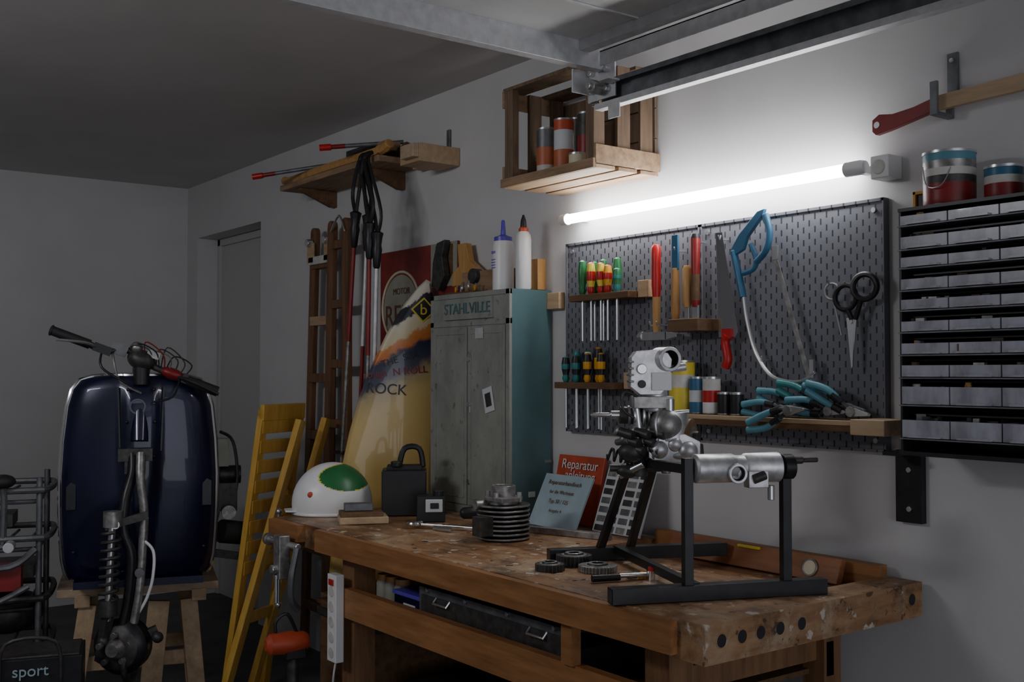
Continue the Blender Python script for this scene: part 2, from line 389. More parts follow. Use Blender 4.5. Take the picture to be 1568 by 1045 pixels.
o.prism([(-.012,0),(.012,0),(-.001,-.13),(-.005,-.135)],(2.443,1.755,1.545),(0,-1,.0),(0,-.22,1),.003,'steel')
o.cyl((2.435,1.757,1.535),(2.449,1.757,1.535),.006,'steel'); hook(o,1.775,1.63,2.452)
o.torus((2.455,1.83,1.62),(1,0,0),.022,.003,'steel'); o.tube([(2.455,1.825,1.60),(2.455,1.80,1.50)],.003,'steel'); hook(o,1.83,1.64,2.455)
o.done()
o = B('tool_shelf'); o.bb(2.37, PX-.003, 1.70, 2.46, 1.245, 1.275, 'darkw'); o.bb(2.365,2.37,1.70,2.46,1.262,1.275,'pale'); o.bb(2.35,PX-.003,1.60,1.70,1.24,1.28,'pale'); o.done(.002)
o = B('pliers_set')
for i,(y,z,rise,x) in enumerate(((1.96,1.297,.00,2.405),(1.925,1.305,.020,2.43),(1.89,1.297,-.03,2.39),(1.845,1.310,.032,2.42),(1.80,1.297,.010,2.40),(1.765,1.305,.03,2.43),(1.73,1.297,.04,2.40))):
    P0=Vector((x,y,z)); 
    if rise<0: P0.x=2.345
    o.cyl(P0+Vector((-.010,0,0)),P0+Vector((.010,0,0)),.014,'alud',n=14)
    o.prism([(0,-.013),(.05,-.004),(.055,.0),(.05,.004),(0,.013)],P0,(0,-1,-rise*3),(0,0,1),.012,'steel')
    for sg in (-1,1):
        a=P0; b1=P0+Vector((0,.03,rise*.3+.012*sg)); b2=P0+Vector((-.005,.075,rise+.019*sg)); b3=P0+Vector((-.01,.135,rise*1.6+.010*sg))
        o.tube([a,b1],.006,'iron',8); o.tube([b1,b2,b3],[.008,.0105],('cyan' if i!=3 else 'teal'),10,smooth=4); o.tube([b1,b1*.4+b2*.6],.0100,'black',8)
o.done(.001)
def can(name, x, y, z, r, h, ks, lid='steel'):
    o = B(name)
    n = len(ks); pr = [(r*.97,0),(r,.004)]; kk=['steel']
    for i, k in enumerate(ks): pr.append((r, h*(i+1)/n)); kk.append(k)
    pr += [(r*1.03,h),(r*1.03,h+.006),(r*.93,h+.006),(r*.92,h+.001),(.0001,h+.001)]; kk += ['steel','steel','steel',lid,lid]
    o.lathe((x,y,z),(0,0,1),pr,kk,28); return o
can('paint_can', 2.41, 2.35, 1.276, .040, .155, ['yellow','yellow','dirtyw','yellow'],'white').done()
can('paint_can', 2.405, 2.283, 1.276, .023, .105, ['blue','paper','blue']).done()
can('paint_can', 2.41, 2.228, 1.276, .027, .105, ['white','red','dirtyw']).done()
can('paint_can', 2.40, 2.17, 1.276, .020, .06, ['black']).done()
can('paint_can', 2.40, 2.12, 1.276, .020, .06, ['black']).done()

# ------------------------------------------------------------------ parts organizer
o = B('drawer_organizer')
x0, x1, ya, yb = 2.30, 2.48, .88, 1.52
o.bb(x1-.01, x1, ya, yb, 1.205, 1.79, 'blackp'); o.bb(x0, x1, yb-.006, yb, 1.205, 1.79, 'blackp'); o.bb(x0, x1, ya, ya+.006, 1.205, 1.79, 'blackp')
o.bb(x0-.004, x1, ya, yb, 1.785, 1.793, 'blackp'); o.bb(x0-.01, x1, ya, yb, 1.203, 1.213, 'blackp')
rows = [(334,348),(366,384),(397,412),(430,446),(461,476),(494,509),(527,543),(560,577),(592,618),(642,668)]
nb = 5
for i,(t,b_) in enumerate(rows):
    zt = 1.78-(t-330)*.00158; zb = 1.78-(b_-330)*.00158
    o.bb(x0-.012, x1, ya+.006, yb-.004, zb-.005, zb-.002, 'galvd')
    o.bb(x0+.03, x1-.01, ya+.006, yb-.004, zt+.010, zt+.014, 'blackp')
    for q in range(nb):
        y1_ = yb-.008-q*(yb-ya-.016)/nb; y0_ = y1_-(yb-ya-.016)/nb+.004
        o.bb(x0-.006, x0-.003, y0_, y1_, zb, zt, 'bin'); o.bb(x0-.003, x1-.03, y0_, y0_+.002, zb, zt, 'bin'); o.bb(x0-.003, x1-.03, y1_-.002, y1_, zb, zt, 'bin')
        for r_ in range(9):
            yy=random.uniform(y0_+.012,y1_-.012); xx=random.uniform(x0+.004,x0+.05); hh=random.uniform(.3,1.35)*(zt-zb)
            o.box((xx,yy,zb+hh/2),(random.uniform(.008,.02),random.uniform(.008,.026),hh),random.choice(['iron','galvd','alud','darkw','alud','handle','iron','blackp']),x=(1,random.uniform(-.6,.6),0))
        o.bb(x0-.016, x0-.006, y0_+.02, y1_-.02, zb, zb+.005, 'bin')
o.bb(x1, 2.4985, 1.0, 1.04, 1.3, 1.7, 'blackp'); o.bb(x1, 2.4985, 1.40, 1.44, 1.3, 1.7, 'blackp')
o.done()
o = B('wall_bracket'); o.bb(2.478, 2.4985, 1.58, 1.655, 1.015, 1.20, 'blackp'); o.bb(2.40,2.4985,1.60,1.64,1.19,1.20,'blackp'); o.cyl((2.478,1.615,1.05),(2.473,1.615,1.05),.007,'steel'); o.cyl((2.478,1.615,1.15),(2.473,1.615,1.15),.007,'steel'); o.done(.001)
c = can('paint_tin', 2.38, 1.435, 1.794, .060, .125, ['dred','dred','dred','iron','dirtyw','alud','cyan'])
c.tube([(2.325,1.47,1.89),(2.31,1.45,1.84),(2.315,1.415,1.84),(2.335,1.40,1.89)],.0015,'steel',6,smooth=5)
c.done()
can('paint_tin', 2.38, 1.300, 1.794, .042, .072, ['dred','dred','dirtyw','blue']).done()
o = B('small_frame'); 
for y in (1.50,1.545): o.bb(2.41,2.425,y,y+.008,1.794,1.85,'yel2')
for z in (1.794,1.842): o.bb(2.41,2.425,1.50,1.553,z,z+.008,'yel2')
o.bb(2.418,2.425,1.505,1.548,1.80,1.843,'black')
o.done(.001)
can('glass_jar', 2.36, 1.20, 1.794, .035, .07, ['iron','alud'],'black').done()
o = B('brush_hook')
o.prism([(0,-.018),(.01,-.028),(.05,-.022),(.10,-.012),(.19,.006),(.19,.040),(.12,.024),(.06,.018),(.02,.024),(0,.012)],(2.452,1.69,2.048),(0,-1,0),(0,0,1),.018,'dred')
o.cyl((2.440,1.675,2.045),(2.442,1.675,2.045),.009,'steel')
o.prism([(.18,.004),(.45,.010),(.75,.0),(.75,.055),(.45,.050),(.18,.040)],(2.452,1.69,2.048),(0,-1,0),(0,0,1),.016,'pale')
o.done(.003)
o = B('tool_hook'); o.bb(2.49, 2.4985, 1.475, 1.505, 2.10, 2.20, 'galvd'); o.bb(2.42,2.495,1.49,1.51,2.035,2.045,'galvd'); o.bb(2.42,2.43,1.49,1.51,2.04,2.12,'galvd'); o.bb(2.49,2.4985,1.49,1.51,2.035,2.1,'galvd'); o.cyl((2.49,1.49,2.18),(2.484,1.49,2.18),.006,'steel'); o.done(.002)

# ------------------------------------------------------------------ crate
o = B('wooden_crate')
xa, xb, ya, yb, za, zb = 2.22, 2.497, 2.54, 3.01, 2.04, 2.38
for y in (ya,yb-.012):
    near = y == ya
    for x in (xa, xa+.10, xa+.20): o.bb(x, x+.055 if x > xa else x+.045, y, y+.012, za+.01, zb, 'cratez')
    o.bb(xa-.002, xb, (y-.012 if near else y+.012), (y if near else y+.024), za+.015, za+.075, 'cratew')
    if not near: o.bb(xa-.002, xb, y+.012, y+.024, zb-.06, zb, 'cratew')
    o.bb(xa+.002, xa+.03, y+(.012 if near else -.03), y+(.042 if near else 0), za+.01, zb, 'cratez')
for x in (xa, xa+.095, xa+.19): o.bb(x, x+.08, ya-.01, yb+.01, za, za+.012, 'pale' if x==xa else 'cratew')
for x in (xa, xa+.17): o.bb(x, x+.085, ya-.01, yb+.01, zb-.004, zb+.008, 'cratez')
for z in (za+.03, za+.13, za+.23): o.bb(xb-.012, xb, ya, yb, z, z+.095, 'cratez')
o.bb(xa-.012, xa, ya-.01, yb+.01, za, za+.030, 'cratew')
o.done(.0015)
can('spray_can', 2.33, 2.915, 2.053, .034, .185, ['orange','dirtyw','orange','orange','galvd','galvd']).done()
can('spray_can', 2.33, 2.82, 2.053, .034, .20, ['paper','orange','orange','paper','paper','redo']).done()
can('spray_can', 2.36, 2.735, 2.053, .032, .21, ['iron','dred','iron']).done()
can('spray_can', 2.44, 2.88, 2.053, .026, .23, ['galvd','iron']).done()
can('tin_box', 2.29, 2.70, 2.053, .030, .06, ['iron','cream']).done()

# ------------------------------------------------------------------ wall shelf with ski gear
o = B('tool_ledge')
o.bb(2.27, 2.4985, 3.98, 4.95, 2.295, 2.322, 'cratew'); o.bb(2.30, 2.4985, 3.70, 3.85, 2.255, 2.33, 'pale'); o.bb(2.27, 2.30, 3.70, 3.80, 2.27, 2.325, 'palex')
o.bb(2.44,2.4985,3.85,3.98,2.275,2.30,'pale')
for y in (4.15, 4.8): o.prism([(0,0),(.2,0),(.2,-.012),(.03,-.08),(0,-.08)],(2.4985,y,2.295),(-1,0,0),(0,0,1),.03,'darkw')
o.bb(2.49,2.4985,3.765,3.79,2.33,2.42,'galvd')
o.done(.003)
o = B('wooden_skis')
for i,x in enumerate((2.31,2.40)):
    o.tube([(x,4.98,2.356),(x,4.9,2.346),(x,4.5,2.35),(x,4.05,2.35),(x,3.95,2.37)],.022,'darkw' if i else 'handle',8,smooth=4)
o.box((2.36,4.25,2.375),(.09,.20,.05),'iron'); o.box((2.36,4.05,2.375),(.08,.08,.04),'cratew')
o.done(.003)
o = B('ski_poles')
for p,q in (((2.10,4.84,2.335),(2.44,4.56,2.40)),((2.13,4.20,2.37),(2.42,4.02,2.40))):
    o.cyl(p,q,.009,'galvd'); 
    P_=Vector(p);Q_=Vector(q);d=(Q_-P_).normalized(); o.cyl(P_-d*.02,P_+d*.03,.014,'red'); o.cyl(P_+d*.03,P_+d*.09,.010,'dred')
for i,(y,x,zt,lean) in enumerate(((4.08,2.22,2.08,.05),(4.01,2.24,2.06,.03),(3.96,2.22,2.02,-.0),(3.93,2.24,1.98,.01))):
    top=Vector((x,y,zt)); bot=Vector((x+.0,y+lean*2+.02,1.0))
    for e in (-1,1):
        o.tube([top+Vector((0,0,-.01)),top+Vector((.0,.028*e,.09)),(x,4.03+.02*e,2.30),(2.26,4.03+.02*e,2.335)],.008,'black',6,smooth=5)
    d=(bot-top).normalized()
    o.lathe(top,d,[(.008,-.01),(.026,0),(.022,.02),(.018,.05),(.022,.07),(.018,.10),(.015,.14),(.009,.15)],'black',10)
    o.cyl(top+d*.14,top+d*.55,.0095,'galv' if i%2 else 'dred'); o.cyl(top+d*.55,bot,.008,'dred' if i==1 else 'alud')
    o.lathe(bot-d*.06,d,[(.008,0),(.040,.004),(.040,.008),(.008,.014)],'black',12); o.cyl(bot,bot+d*.04,.004,'steel')
o.done()

# ------------------------------------------------------------------ step ladder
o = B('wooden_ladder')
def rail(y,x,ztop,zb_,w=.05,lean=.0): o.bar((x,y+lean,zb_),(x,y,ztop),w,.028,'ladw',up=(1,0,0))
for y,x,l in ((4.88,2.43,.10),(4.70,2.43,.02),(4.60,2.38,.06),(4.46,2.38,-.02)):
    rail(y,x,2.09,.0,.055,l); o.cyl((x-.014,y,2.09),(x+.014,y,2.09),.0275,'ladw')
for i in range(7):
    z=.25+.28*i; yl=4.88+.10*(1-z/2.09)
    o.bb(2.41,2.45,4.72,yl,z-.02,z+.025,'ladw' if i!=5 else 'pale')
    o.bb(2.365,2.395,4.46,4.62,z+.05,z+.09,'ladw')
for y in (4.88,4.70): o.box((2.405,y,1.99),(.01,.07,.10),'pale'); o.cyl((2.38,y,2.04),(2.41,y,2.04),.02,'steel')
o.tube([(2.36,4.58,2.06),(2.36,4.50,2.13),(2.36,4.44,2.05)],.006,'steel',6,smooth=4)
o.bb(2.40,2.41,4.62,4.90,1.93,1.97,'dirtyw')
o.done(.003)

# ------------------------------------------------------------------ sign behind board
o = B('enamel_sign')
o.bb(2.486,2.4975,3.70,4.33,1.45,1.945,'signr')
o.lathe((2.486,4.15,1.69),(-1,0,0),[(.145,0),(.145,.002),(.0001,.002)],'olive',48)
o.torus((2.485,4.15,1.69),(1,0,0),.158,.006,'cream',n=48)
o.bb(2.484,2.486,3.70,3.90,1.76,1.945,'olive'); o.bb(2.482,2.484,3.73,3.86,1.80,1.935,'darkw')
sg=o.done()
text(sg,'sign_letters','REFA',(2.4825,4.14,1.65),.13,'darkw',(0,-1,0),(0,0,1))
text(sg,'sign_letters_small','MOTOR',(2.4825,4.14,1.76),.04,'darkw',(0,-1,0),(0,0,1))
o = B('wooden_clamp')
o.bb(2.44,2.4975,3.30,3.60,1.701,1.80,'cratew'); o.prism([(0,0),(.20,0),(.20,.05),(.12,.10),(.10,.17),(.04,.17),(.05,.08),(0,.05)],(2.46,3.68,1.75),(0,-1,0),(0,0,1),.03,'handle')
o.prism([(0,0),(.05,-.02),(.10,.04),(.08,.12),(.10,.19),(.04,.18),(.01,.10)],(2.463,3.84,1.76),(0,-1,0),(0,0,1),.03,'iron')
o.cyl((2.42,3.50,1.78),(2.46,3.50,1.78),.03,'iron')
o.done(.003)
o = B('wall_cleat'); o.bb(2.47,2.4985,3.02,3.09,1.63,1.69,'pale'); o.bb(2.46,2.4985,3.13,3.20,1.705,1.82,'handle'); o.done(.002)

# ------------------------------------------------------------------ surfboard
o = B('surfboard')
L_ = [(-.30,.06),(-.315,.3),(-.312,.6),(-.30,.85),(-.285,1.0),(-.26,1.15),(-.225,1.30),(-.18,1.43),(-.125,1.56),(-.06,1.68),(-.0,1.76),(.03,1.79)]
R_ = [(.05,1.78),(.065,1.70),(.08,1.55),(.085,1.35),(.085,1.0),(.08,.6),(.06,.3),(.0,.05),(-.15,.0)]
ux=Vector((.93,-.37,0)); base=Vector((2.36,3.86,0))
pts=L_+R_
n=len(pts); nn=ux.cross(Vector((0,0,1))).normalized()
def ring(sc_,off):
    out=[]
    for a,b_ in pts:
        a2=-.1+(a+.1)*sc_; b2=.9+(b_-.9)*(1-(1-sc_)*.25)
        out.append(base+ux*a2+Vector((.05*b2-.05,0,b2))+nn*off)
    return out
rings=[ring(.80,.028),ring(.94,.022),ring(1,.006),ring(1,-.006),ring(.94,-.022),ring(.80,-.028)]
vs=[v for r in rings for v in r]; fs=[]
for j in range(5):
    for i in range(n): fs.append((j*n+i,j*n+(i+1)%n,(j+1)*n+(i+1)%n,(j+1)*n+i))
fs+=[tuple(range(n)),tuple(range(5*n,6*n))]
o.add(vs,fs,'surf',True)
def sp_(a,b_,off): return base+ux*a+Vector((.05*b_-.05,0,b_))+nn*off
sgn = 1 if nn.dot(Vector((-1,-1,0)))>0 else -1
o.box(sp_(.020,1.66,.029*sgn),(.075,.003,.075),'yellow',x=ux+Vector((0,0,.9)),z=Vector((0,0,1))-ux*.9); o.box(sp_(.020,1.66,.031*sgn),(.062,.003,.062),'black',x=ux+Vector((0,0,.9)),z=Vector((0,0,1))-ux*.9)
sb=o.done()
text(sb,'board_lettering','ROCK',sp_(-.12,1.33,.030*sgn),.062,'black',ux+Vector((0,0,-.08)),(.05,0,1))
text(sb,'board_lettering_2','rough  N ROLL',sp_(-.085,1.40,.030*sgn),.042,'dred',ux+Vector((0,0,.1)),(.05,0,1))
text(sb,'board_lettering_3','THE  SEA',sp_(-.07,1.455,.030*sgn),.04,'black',ux+Vector((0,0,.3)),(.05,0,1))
text(sb,'board_badge','b',sp_(.020,1.66,.034*sgn),.065,'yellow',ux,(.05,0,1))

# ------------------------------------------------------------------ steel cabinet
o = B('steel_tool_cabinet')
xa,xb,ya,yb,za,zb=2.30,2.49,3.09,3.61,.871,1.70
o.bb(xa+.012,xb,ya,yb,za,zb,'cabs')
fr='cab'
o.bb(xa,xa+.012,ya,ya+.022,za,zb,fr); o.bb(xa,xa+.012,yb-.022,yb,za,zb,fr); o.bb(xa,xa+.012,ya,yb,zb-.018,zb,fr); o.bb(xa,xa+.012,ya,yb,za,za+.03,fr); o.bb(xa,xa+.012,ya,yb,zb-.125,zb-.105,fr)
o.bb(xa+.004,xa+.012,ya,yb,za,zb,fr)
o.bb(xa-.006,xa+.012,3.19,3.51,zb-.10,zb-.022,fr)
o.bb(xa-.003,xa+.012,3.355,3.585,za+.034,zb-.13,fr); o.bb(xa-.003,xa+.012,3.115,3.348,za+.034,zb-.13,fr)
for y0_,y1_ in ((3.37,3.57),(3.13,3.33)):
    for s_ in (0,1):
        o.bb(xa-.006,xa-.003,y0_ if s_ else y1_-.005,y0_+.005 if s_ else y1_,za+.06,zb-.155,fr)
    for z in (za+.058,zb-.157): o.bb(xa-.006,xa-.003,y0_,y1_,z,z+.005,fr)
for z in (za+.12, 1.28, zb-.25): o.cyl((xa-.008,3.34,z),(xa,3.34,z),.010,'steel')
o.cyl((xa-.012,3.33,1.28),(xa,3.33,1.28),.008,'steel'); o.bb(xa-.01,xa,3.326,3.334,1.25,1.28,'steel')
o.box((xa-.006,3.21,1.30),(.002,.06,.09),'paper',x=(1,0,0),z=(0,.25,1)); o.box((xa-.007,3.21,1.30),(.002,.035,.05),'iron',x=(1,0,0),z=(0,.25,1))
o.box((xa-.006,3.27,1.545),(.001,.05,.04),'galv')
o.bb(xb-.03,xb,ya-.003,ya,za+.2,za+.21,'cab'); o.box((2.40,ya-.001,.96),(.03,.002,.02),'paper')
cb=o.done(.003)
text(cb,'nameplate_letters','STAHLVILLE',(xa-.007,3.35,zb-.061),.058,'cabs',(0,-1,0),(0,0,1),.002)
o = B('glue_bottle')
o.lathe((2.39,3.25,1.702),(0,0,1),[(.036,0),(.040,.005),(.040,.17),(.036,.187),(.022,.195)],'white',24)
o.lathe((2.39,3.25,1.895),(0,0,1),[(.034,-.01),(.034,.010),(.018,.016),(.010,.02),(.007,.070),(.004,.075)],'purple',24)
for z in (1.79,1.80,1.81,1.82,1.845,1.85): o.bb(2.3495,2.352,3.245,3.27,z-.002,z+.001,'purple')
o.done()
o = B('glue_bottle')
o.lathe((2.39,3.125,1.702),(0,0,1),[(.026,0),(.029,.005),(.029,.18),(.026,.20),(.015,.215)],'white',20)
o.lathe((2.39,3.125,1.91),(0,0,1),[(.018,0),(.018,.014),(.012,.02)],'redo',16); o.lathe((2.39,3.125,1.93),(0,0,1),[(.012,0),(.010,.025),(.003,.045)],'black',12)
o.done()
o = B('drill_bit_stand')
o.bb(2.36,2.42,3.40,3.60,1.702,1.714,'darkw')
for i in range(8): o.cyl((2.38+.02*(i%2),3.42+.022*i,1.713),(2.38+.02*(i%2),3.42+.022*i,1.737+.01*(i%3)),.005,'steel' if i%3 else 'yel2',n=8)
o.done()

# ------------------------------------------------------------------ workbench
o = B('workbench')
T=.87
o.bb(1.69,2.14,1.68,3.70,.79,T,'bench')
o.bb(2.14,2.475,2.50,3.70,.79,T,'bench')
o.bb(2.14,2.44,1.68,2.50,.79,.838,'bench')
o.bb(2.44,2.475,1.68,2.50,.79,.90,'benchs')
o.bb(1.685,2.475,1.58,1.68,.785,T+.001,'benchx')
for x in (1.735,1.80,1.86,1.925,2.0,2.43):
    o.lathe((x,1.5795,.832),(0,-1,0),[(.0145,0),(.0145,.0006),(.0001,.0006)],'black',20)
    o.torus((x,1.580,.832),(0,1,0),.0155,.0015,'benchx')
o.bb(1.665,1.69,1.66,3.34,.795,T-.002,'benchs')
o.bb(1.70,1.80,3.34,3.46,.80,.868,'pale')
o.bb(1.66,1.70,3.46,3.70,.81,.868,'benchs')
for x,y in ((1.73,3.18),(1.80,1.80)): o.bb(x,x+.08,y,y+.08,0,.79,'legw')
for x,y in ((2.36,3.45),(2.37,1.80)): o.bb(x,x+.07,y,y+.07,0,.79,'legw')
o.bb(1.70,1.73,1.74,3.26,.595,.69,'benchs'); o.bb(2.38,2.41,1.80,3.5,.60,.69,'benchs')
o.bb(1.73,2.38,1.85,3.45,.598,.612,'darkw')
o.bb(1.88,2.37,1.825,1.855,.64,.70,'legw')
o.bb(1.69,1.72,2.02,2.06,.69,.79,'benchs')
o.bb(1.76,2.38,3.22,3.25,.12,.2,'legw'); o.bb(1.84,2.38,1.83,1.86,.12,.2,'legw')
o.bb(1.80,1.83,1.86,3.2,.14,.2,'legw')
wb=o.done(.004)
o = B('bench_vise')
o.bb(1.74,1.90,3.705,3.755,.74,.865,'benchs'); o.cyl((1.645,3.66,.80),(1.645,3.42,.80),.012,'steel'); o.cyl((1.80,3.72,.77),(1.80,3.90,.77),.014,'galvd')
o.lathe((1.645,3.66,.80),(0,1,0),[(.022,-.01),(.022,.01),(.014,.02)],'alud',14)
o.cyl((1.80,3.90,.77),(1.80,3.93,.77),.026,'alud'); o.cyl((1.80,3.915,.86),(1.80,3.915,.50),.008,'steel'); o.ball((1.80,3.915,.50),.013,'steel'); o.ball((1.80,3.915,.86),.013,'steel')
o.tube([(1.64,3.42,.80),(1.62,3.42,.70),(1.63,3.44,.62),(1.66,3.45,.58)],.012,'galvd',8,smooth=4)
o.box((1.62,3.50,.76),(.04,.05,.15),'alud'); o.cyl((1.58,3.50,.72),(1.66,3.50,.72),.016,'steel'); o.cyl((1.60,3.50,.70),(1.60,3.50,.60),.006,'steel')
o.bb(1.90,2.3,3.705,3.755,.78,.865,'benchs')
o.done(.003)

# ---- objects on bench
o = B('helmet')
hc=Vector((1.905,3.675,.912)); hx=Vector((.93,-.36,0)); hy=Vector((.36,.93,0))
n=110; mm=64; vs=[]
for j in range(mm+1):
    t=(PI*.58)*j/mm
    for i in range(n):
        a=2*PI*i/n; ca,sa=math.cos(a),math.sin(a)
        r=math.sin(t); z=math.cos(t)
        vs.append(hc+hx*(ca*r*.150)+hy*(sa*r*.125)+Vector((0,0,z*.150)))
gi=[];wi=[];di=[]
for j in range(mm):
    for i in range(n):
        f=(j*n+i,(j+1)*n+i,(j+1)*n+(i+1)%n,j*n+(i+1)%n)
        c=sum((Vector(vs[q]) for q in f),Vector())/4-hc
        u=c.dot(hx); v=c.dot(hy)
        d_=((u-.050)/.105)**2+((c.z-.098)/.046)**2
        (gi if d_<1 and v<0.06 else di if d_<1.10 and v<.06 else wi).append(f)
o.add(vs,wi,'white',True); o.add(vs,gi,'green',True); o.add(vs,di,'yellow',True)
rim=[hc+hx*(math.cos(a)*.146)+hy*(math.sin(a)*.122)+Vector((0,0,-.035)) for a in [2*PI*i/48 for i in range(48)]]
o.tube(rim,.006,'white',8,closed=True)
o.prism([(-.05,-.0),(.05,0),(.035,.04),(-.035,.04)],hc+hx*-.135+Vector((0,0,-.025)),hy,-hx,.006,'white')
o.ball(hc-hx*.09-hy*.095+Vector((0,0,.04)),.011,'redo',(1,.5,1),x=hx)
bmesh.ops.remove_doubles(o.bm,verts=o.bm.verts[:],dist=.0004)
o.done()
o = B('sanding_block_stack')
o.box((1.875,3.385,.8835),(.17,.12,.024),'pale',x=(.9,-.4,0)); o.box((1.87,3.39,.903),(.15,.10,.016),'darkw',x=(.9,-.4,0)); o.box((1.865,3.40,.925),(.10,.05,.026),'galvd',x=(.9,-.4,0))
o.done(.003)
o = B('lantern_battery_box')
bx=(.85,-.53,0)
o.box((2.105,3.485,.955),(.165,.13,.168),'black',x=bx); o.box((2.105,3.485,1.045),(.13,.10,.018),'rubber',x=bx); o.cyl((2.06,3.465,1.05),(2.06,3.465,1.072),.022,'black')
c=Vector((2.105,3.485,1.045)); bxv=Vector(bx).normalized()
o.tube([c-bxv*.02,c+bxv*.0+Vector((0,0,.07)),c+bxv*.055+Vector((0,0,.07)),c+bxv*.07],.011,'black',8,smooth=4)
o.box((2.14,3.395,.93),(.03,.01,.06),'iron',x=bx)
o.done(.008)
o = B('battery_pack'); o.box((2.085,3.27,.917),(.10,.08,.09),'black',x=(.85,-.5,0)); o.box((2.07,3.225,.93),(.06,.004,.045),'paper',x=(.85,-.5,0)); o.box((2.07,3.222,.93),(.03,.004,.02),'black',x=(.85,-.5,0)); o.cyl((2.105,3.25,.96),(2.105,3.25,.98),.02,'black'); o.done(.006)
o = B('drill_body'); 
o.lathe((2.27,3.05,.915),(-.9,.25,0),[(.02,0),(.04,.01),(.043,.06),(.038,.12),(.022,.13),(.02,.17),(.012,.18)],'black',20); o.box((2.25,3.06,.885),(.03,.06,.028),'black')
o.lathe((2.20,3.07,.915),(-.9,.25,0),[(.044,0),(.044,.01)],'rubber',20)
o.done(.002)
o = B('combination_wrench')
o.bar((1.965,3.14,.884),(2.09,2.95,.880),.020,.008,'chrome'); o.torus((2.10,2.935,.882),(0,0,1),.018,.007,'chrome')
o.torus((1.95,3.16,.886),(0,0,1),.022,.008,'chrome',a0=.6,a1=5.0)
o.bar((2.03,3.13,.874),(2.13,2.99,.874),.016,.006,'chrome'); o.cyl((1.97,3.07,.879),(1.99,2.99,.879),.008,'chrome'); o.done(.002)
o = B('engine_cylinder')
cc=Vector((2.05,2.785,.8705)); ax=Vector((.0,.0,1))
prof=[(.045,0)]
for i in range(8):
    z=.004+i*.0145; prof+=[(.045,z),(.084,z),(.084,z+.006),(.045,z+.006)]
prof+=[(.045,.122),(.06,.124),(.06,.134),(.038,.136),(.038,.170),(.031,.170),(.031,.10),(.0001,.10)]
kk=['iron']*(len(prof)-1)
for i in range(len(kk)):
    if i>len(kk)-9: kk[i]='alud'
    elif i%4==2: kk[i]='alud'
o.lathe(cc,ax,prof,kk,40)
for q in range(4):
    a=q*PI/2+.5; o.cyl(cc+Vector((math.cos(a)*.055,math.sin(a)*.055,.12)),cc+Vector((math.cos(a)*.055,math.sin(a)*.055,.15)),.008,'alud',n=8)
o.box(cc+Vector((-.095,-.02,.05)),(.05,.045,.06),'iron'); o.cyl(cc+Vector((-.09,.03,.11)),cc+Vector((-.05,.03,.11)),.014,'alud')
o.box(cc+Vector((-.03,-.055,.131)),(.07,.05,.012),'alud')
o.done(.001)
def gear(name,c,R,h,teeth,k,hub):
    o=B(name); pts=[]
    for i in range(teeth*4):
        a=2*PI*i/(teeth*4); r=R if i%4<2 else R*.90
        pts.append((math.cos(a)*r,math.sin(a)*r))
    o.prism(pts,Vector(c)+Vector((0,0,h/2)),(1,0,0),(0,1,0),h,k)
    o.lathe(Vector(c)+Vector((0,0,h)),(0,0,1),[(R*.72,0),(R*.70,.001),(R*.55,.001),(R*.5,.006),(R*hub,.006),(R*hub,-.001),(.0001,-.001)],['alud','alud','iron','steel','black','black'],24)
    o.done(.0006)
gear('gear_wheel',(1.825,2.27,.8705),.040,.018,24,'iron',.35)
gear('gear_wheel',(1.920,2.185,.8705),.052,.016,34,'alud',.3)
gear('gear_wheel',(1.93,2.295,.8705),.050,.028,28,'iron',.3)
o = B('ratchet_handle')
o.cyl((1.80,2.07,.881),(1.87,2.045,.881),.009,'black'); o.cyl((1.87,2.045,.884),(1.945,2.015,.884),.006,'chrome'); o.cyl((1.955,2.01,.8705),(1.955,2.01,.894),.018,'chrome'); o.cyl((1.955,2.01,.893),(1.955,2.01,.902),.014,'red')
o.cyl((1.90,2.05,.880),(1.925,2.04,.880),.008,'alud'); o.cyl((1.93,2.03,.880),(1.945,2.04,.880),.009,'yel2'); o.done()
o = B('steel_bar'); o.bar((2.20,2.86,.881),(2.30,2.56,.881),.03,.02,'alud'); o.done(.001)
def leaf(o,y0,y1,xb_,xt,z0,z1,th,k):
    c=Vector(((xb_+xt)/2,(y0+y1)/2,(z0+z1)/2)); up=Vector((xt-xb_,0,z1-z0))
    o.box(c,(abs(y1-y0),th,up.length),k,x=(0,-1,0),z=up)
    return c,up
o=B('service_booklet'); c,up=leaf(o,2.73,2.98,2.30,2.385,.875,1.045,.008,'pblue'); bk=o.done(.001)
for i,(tx,sz) in enumerate((('Reparaturhandbuch',.022),('fur die Werkstatt',.018),('Typ 50 / 125',.02),('Ausgabe 4',.016))): text(bk,'cover_text_%d'%i,tx,(2.372-.0155*i-.006,2.86,1.020-.03*i),sz,'darkw',(0,-1,0),up,.0003)
o=B('repair_manual'); c,up=leaf(o,2.775,3.02,2.43,2.48,.875,1.105,.014,'redo'); rb=o.done(.002)
text(rb,'cover_text','Reparatur',(2.4615,2.895,1.075),.048,'white',(0,-1,0),up,.0004); text(rb,'cover_text_2','anleitung',(2.453,2.885,1.038),.044,'white',(0,-1,0),up,.0004)
o=B('spare_parts_catalogue'); leaf(o,2.50,2.72,2.37,2.45,.876,1.09,.010,'paper')
for r_ in range(7):
    for q in range(4):
        f=(r_+.6)/7.5; o.box((2.362+.08*f,2.525+.052*q+.01,.873+.217*f),(.040,.002,.020),['iron','alud','galvd','iron','galvd'][(r_*3+q)%5],x=(0,-1,0),z=(.08,0,.217))
o.done(.0005)
o=B('spirit_level'); 
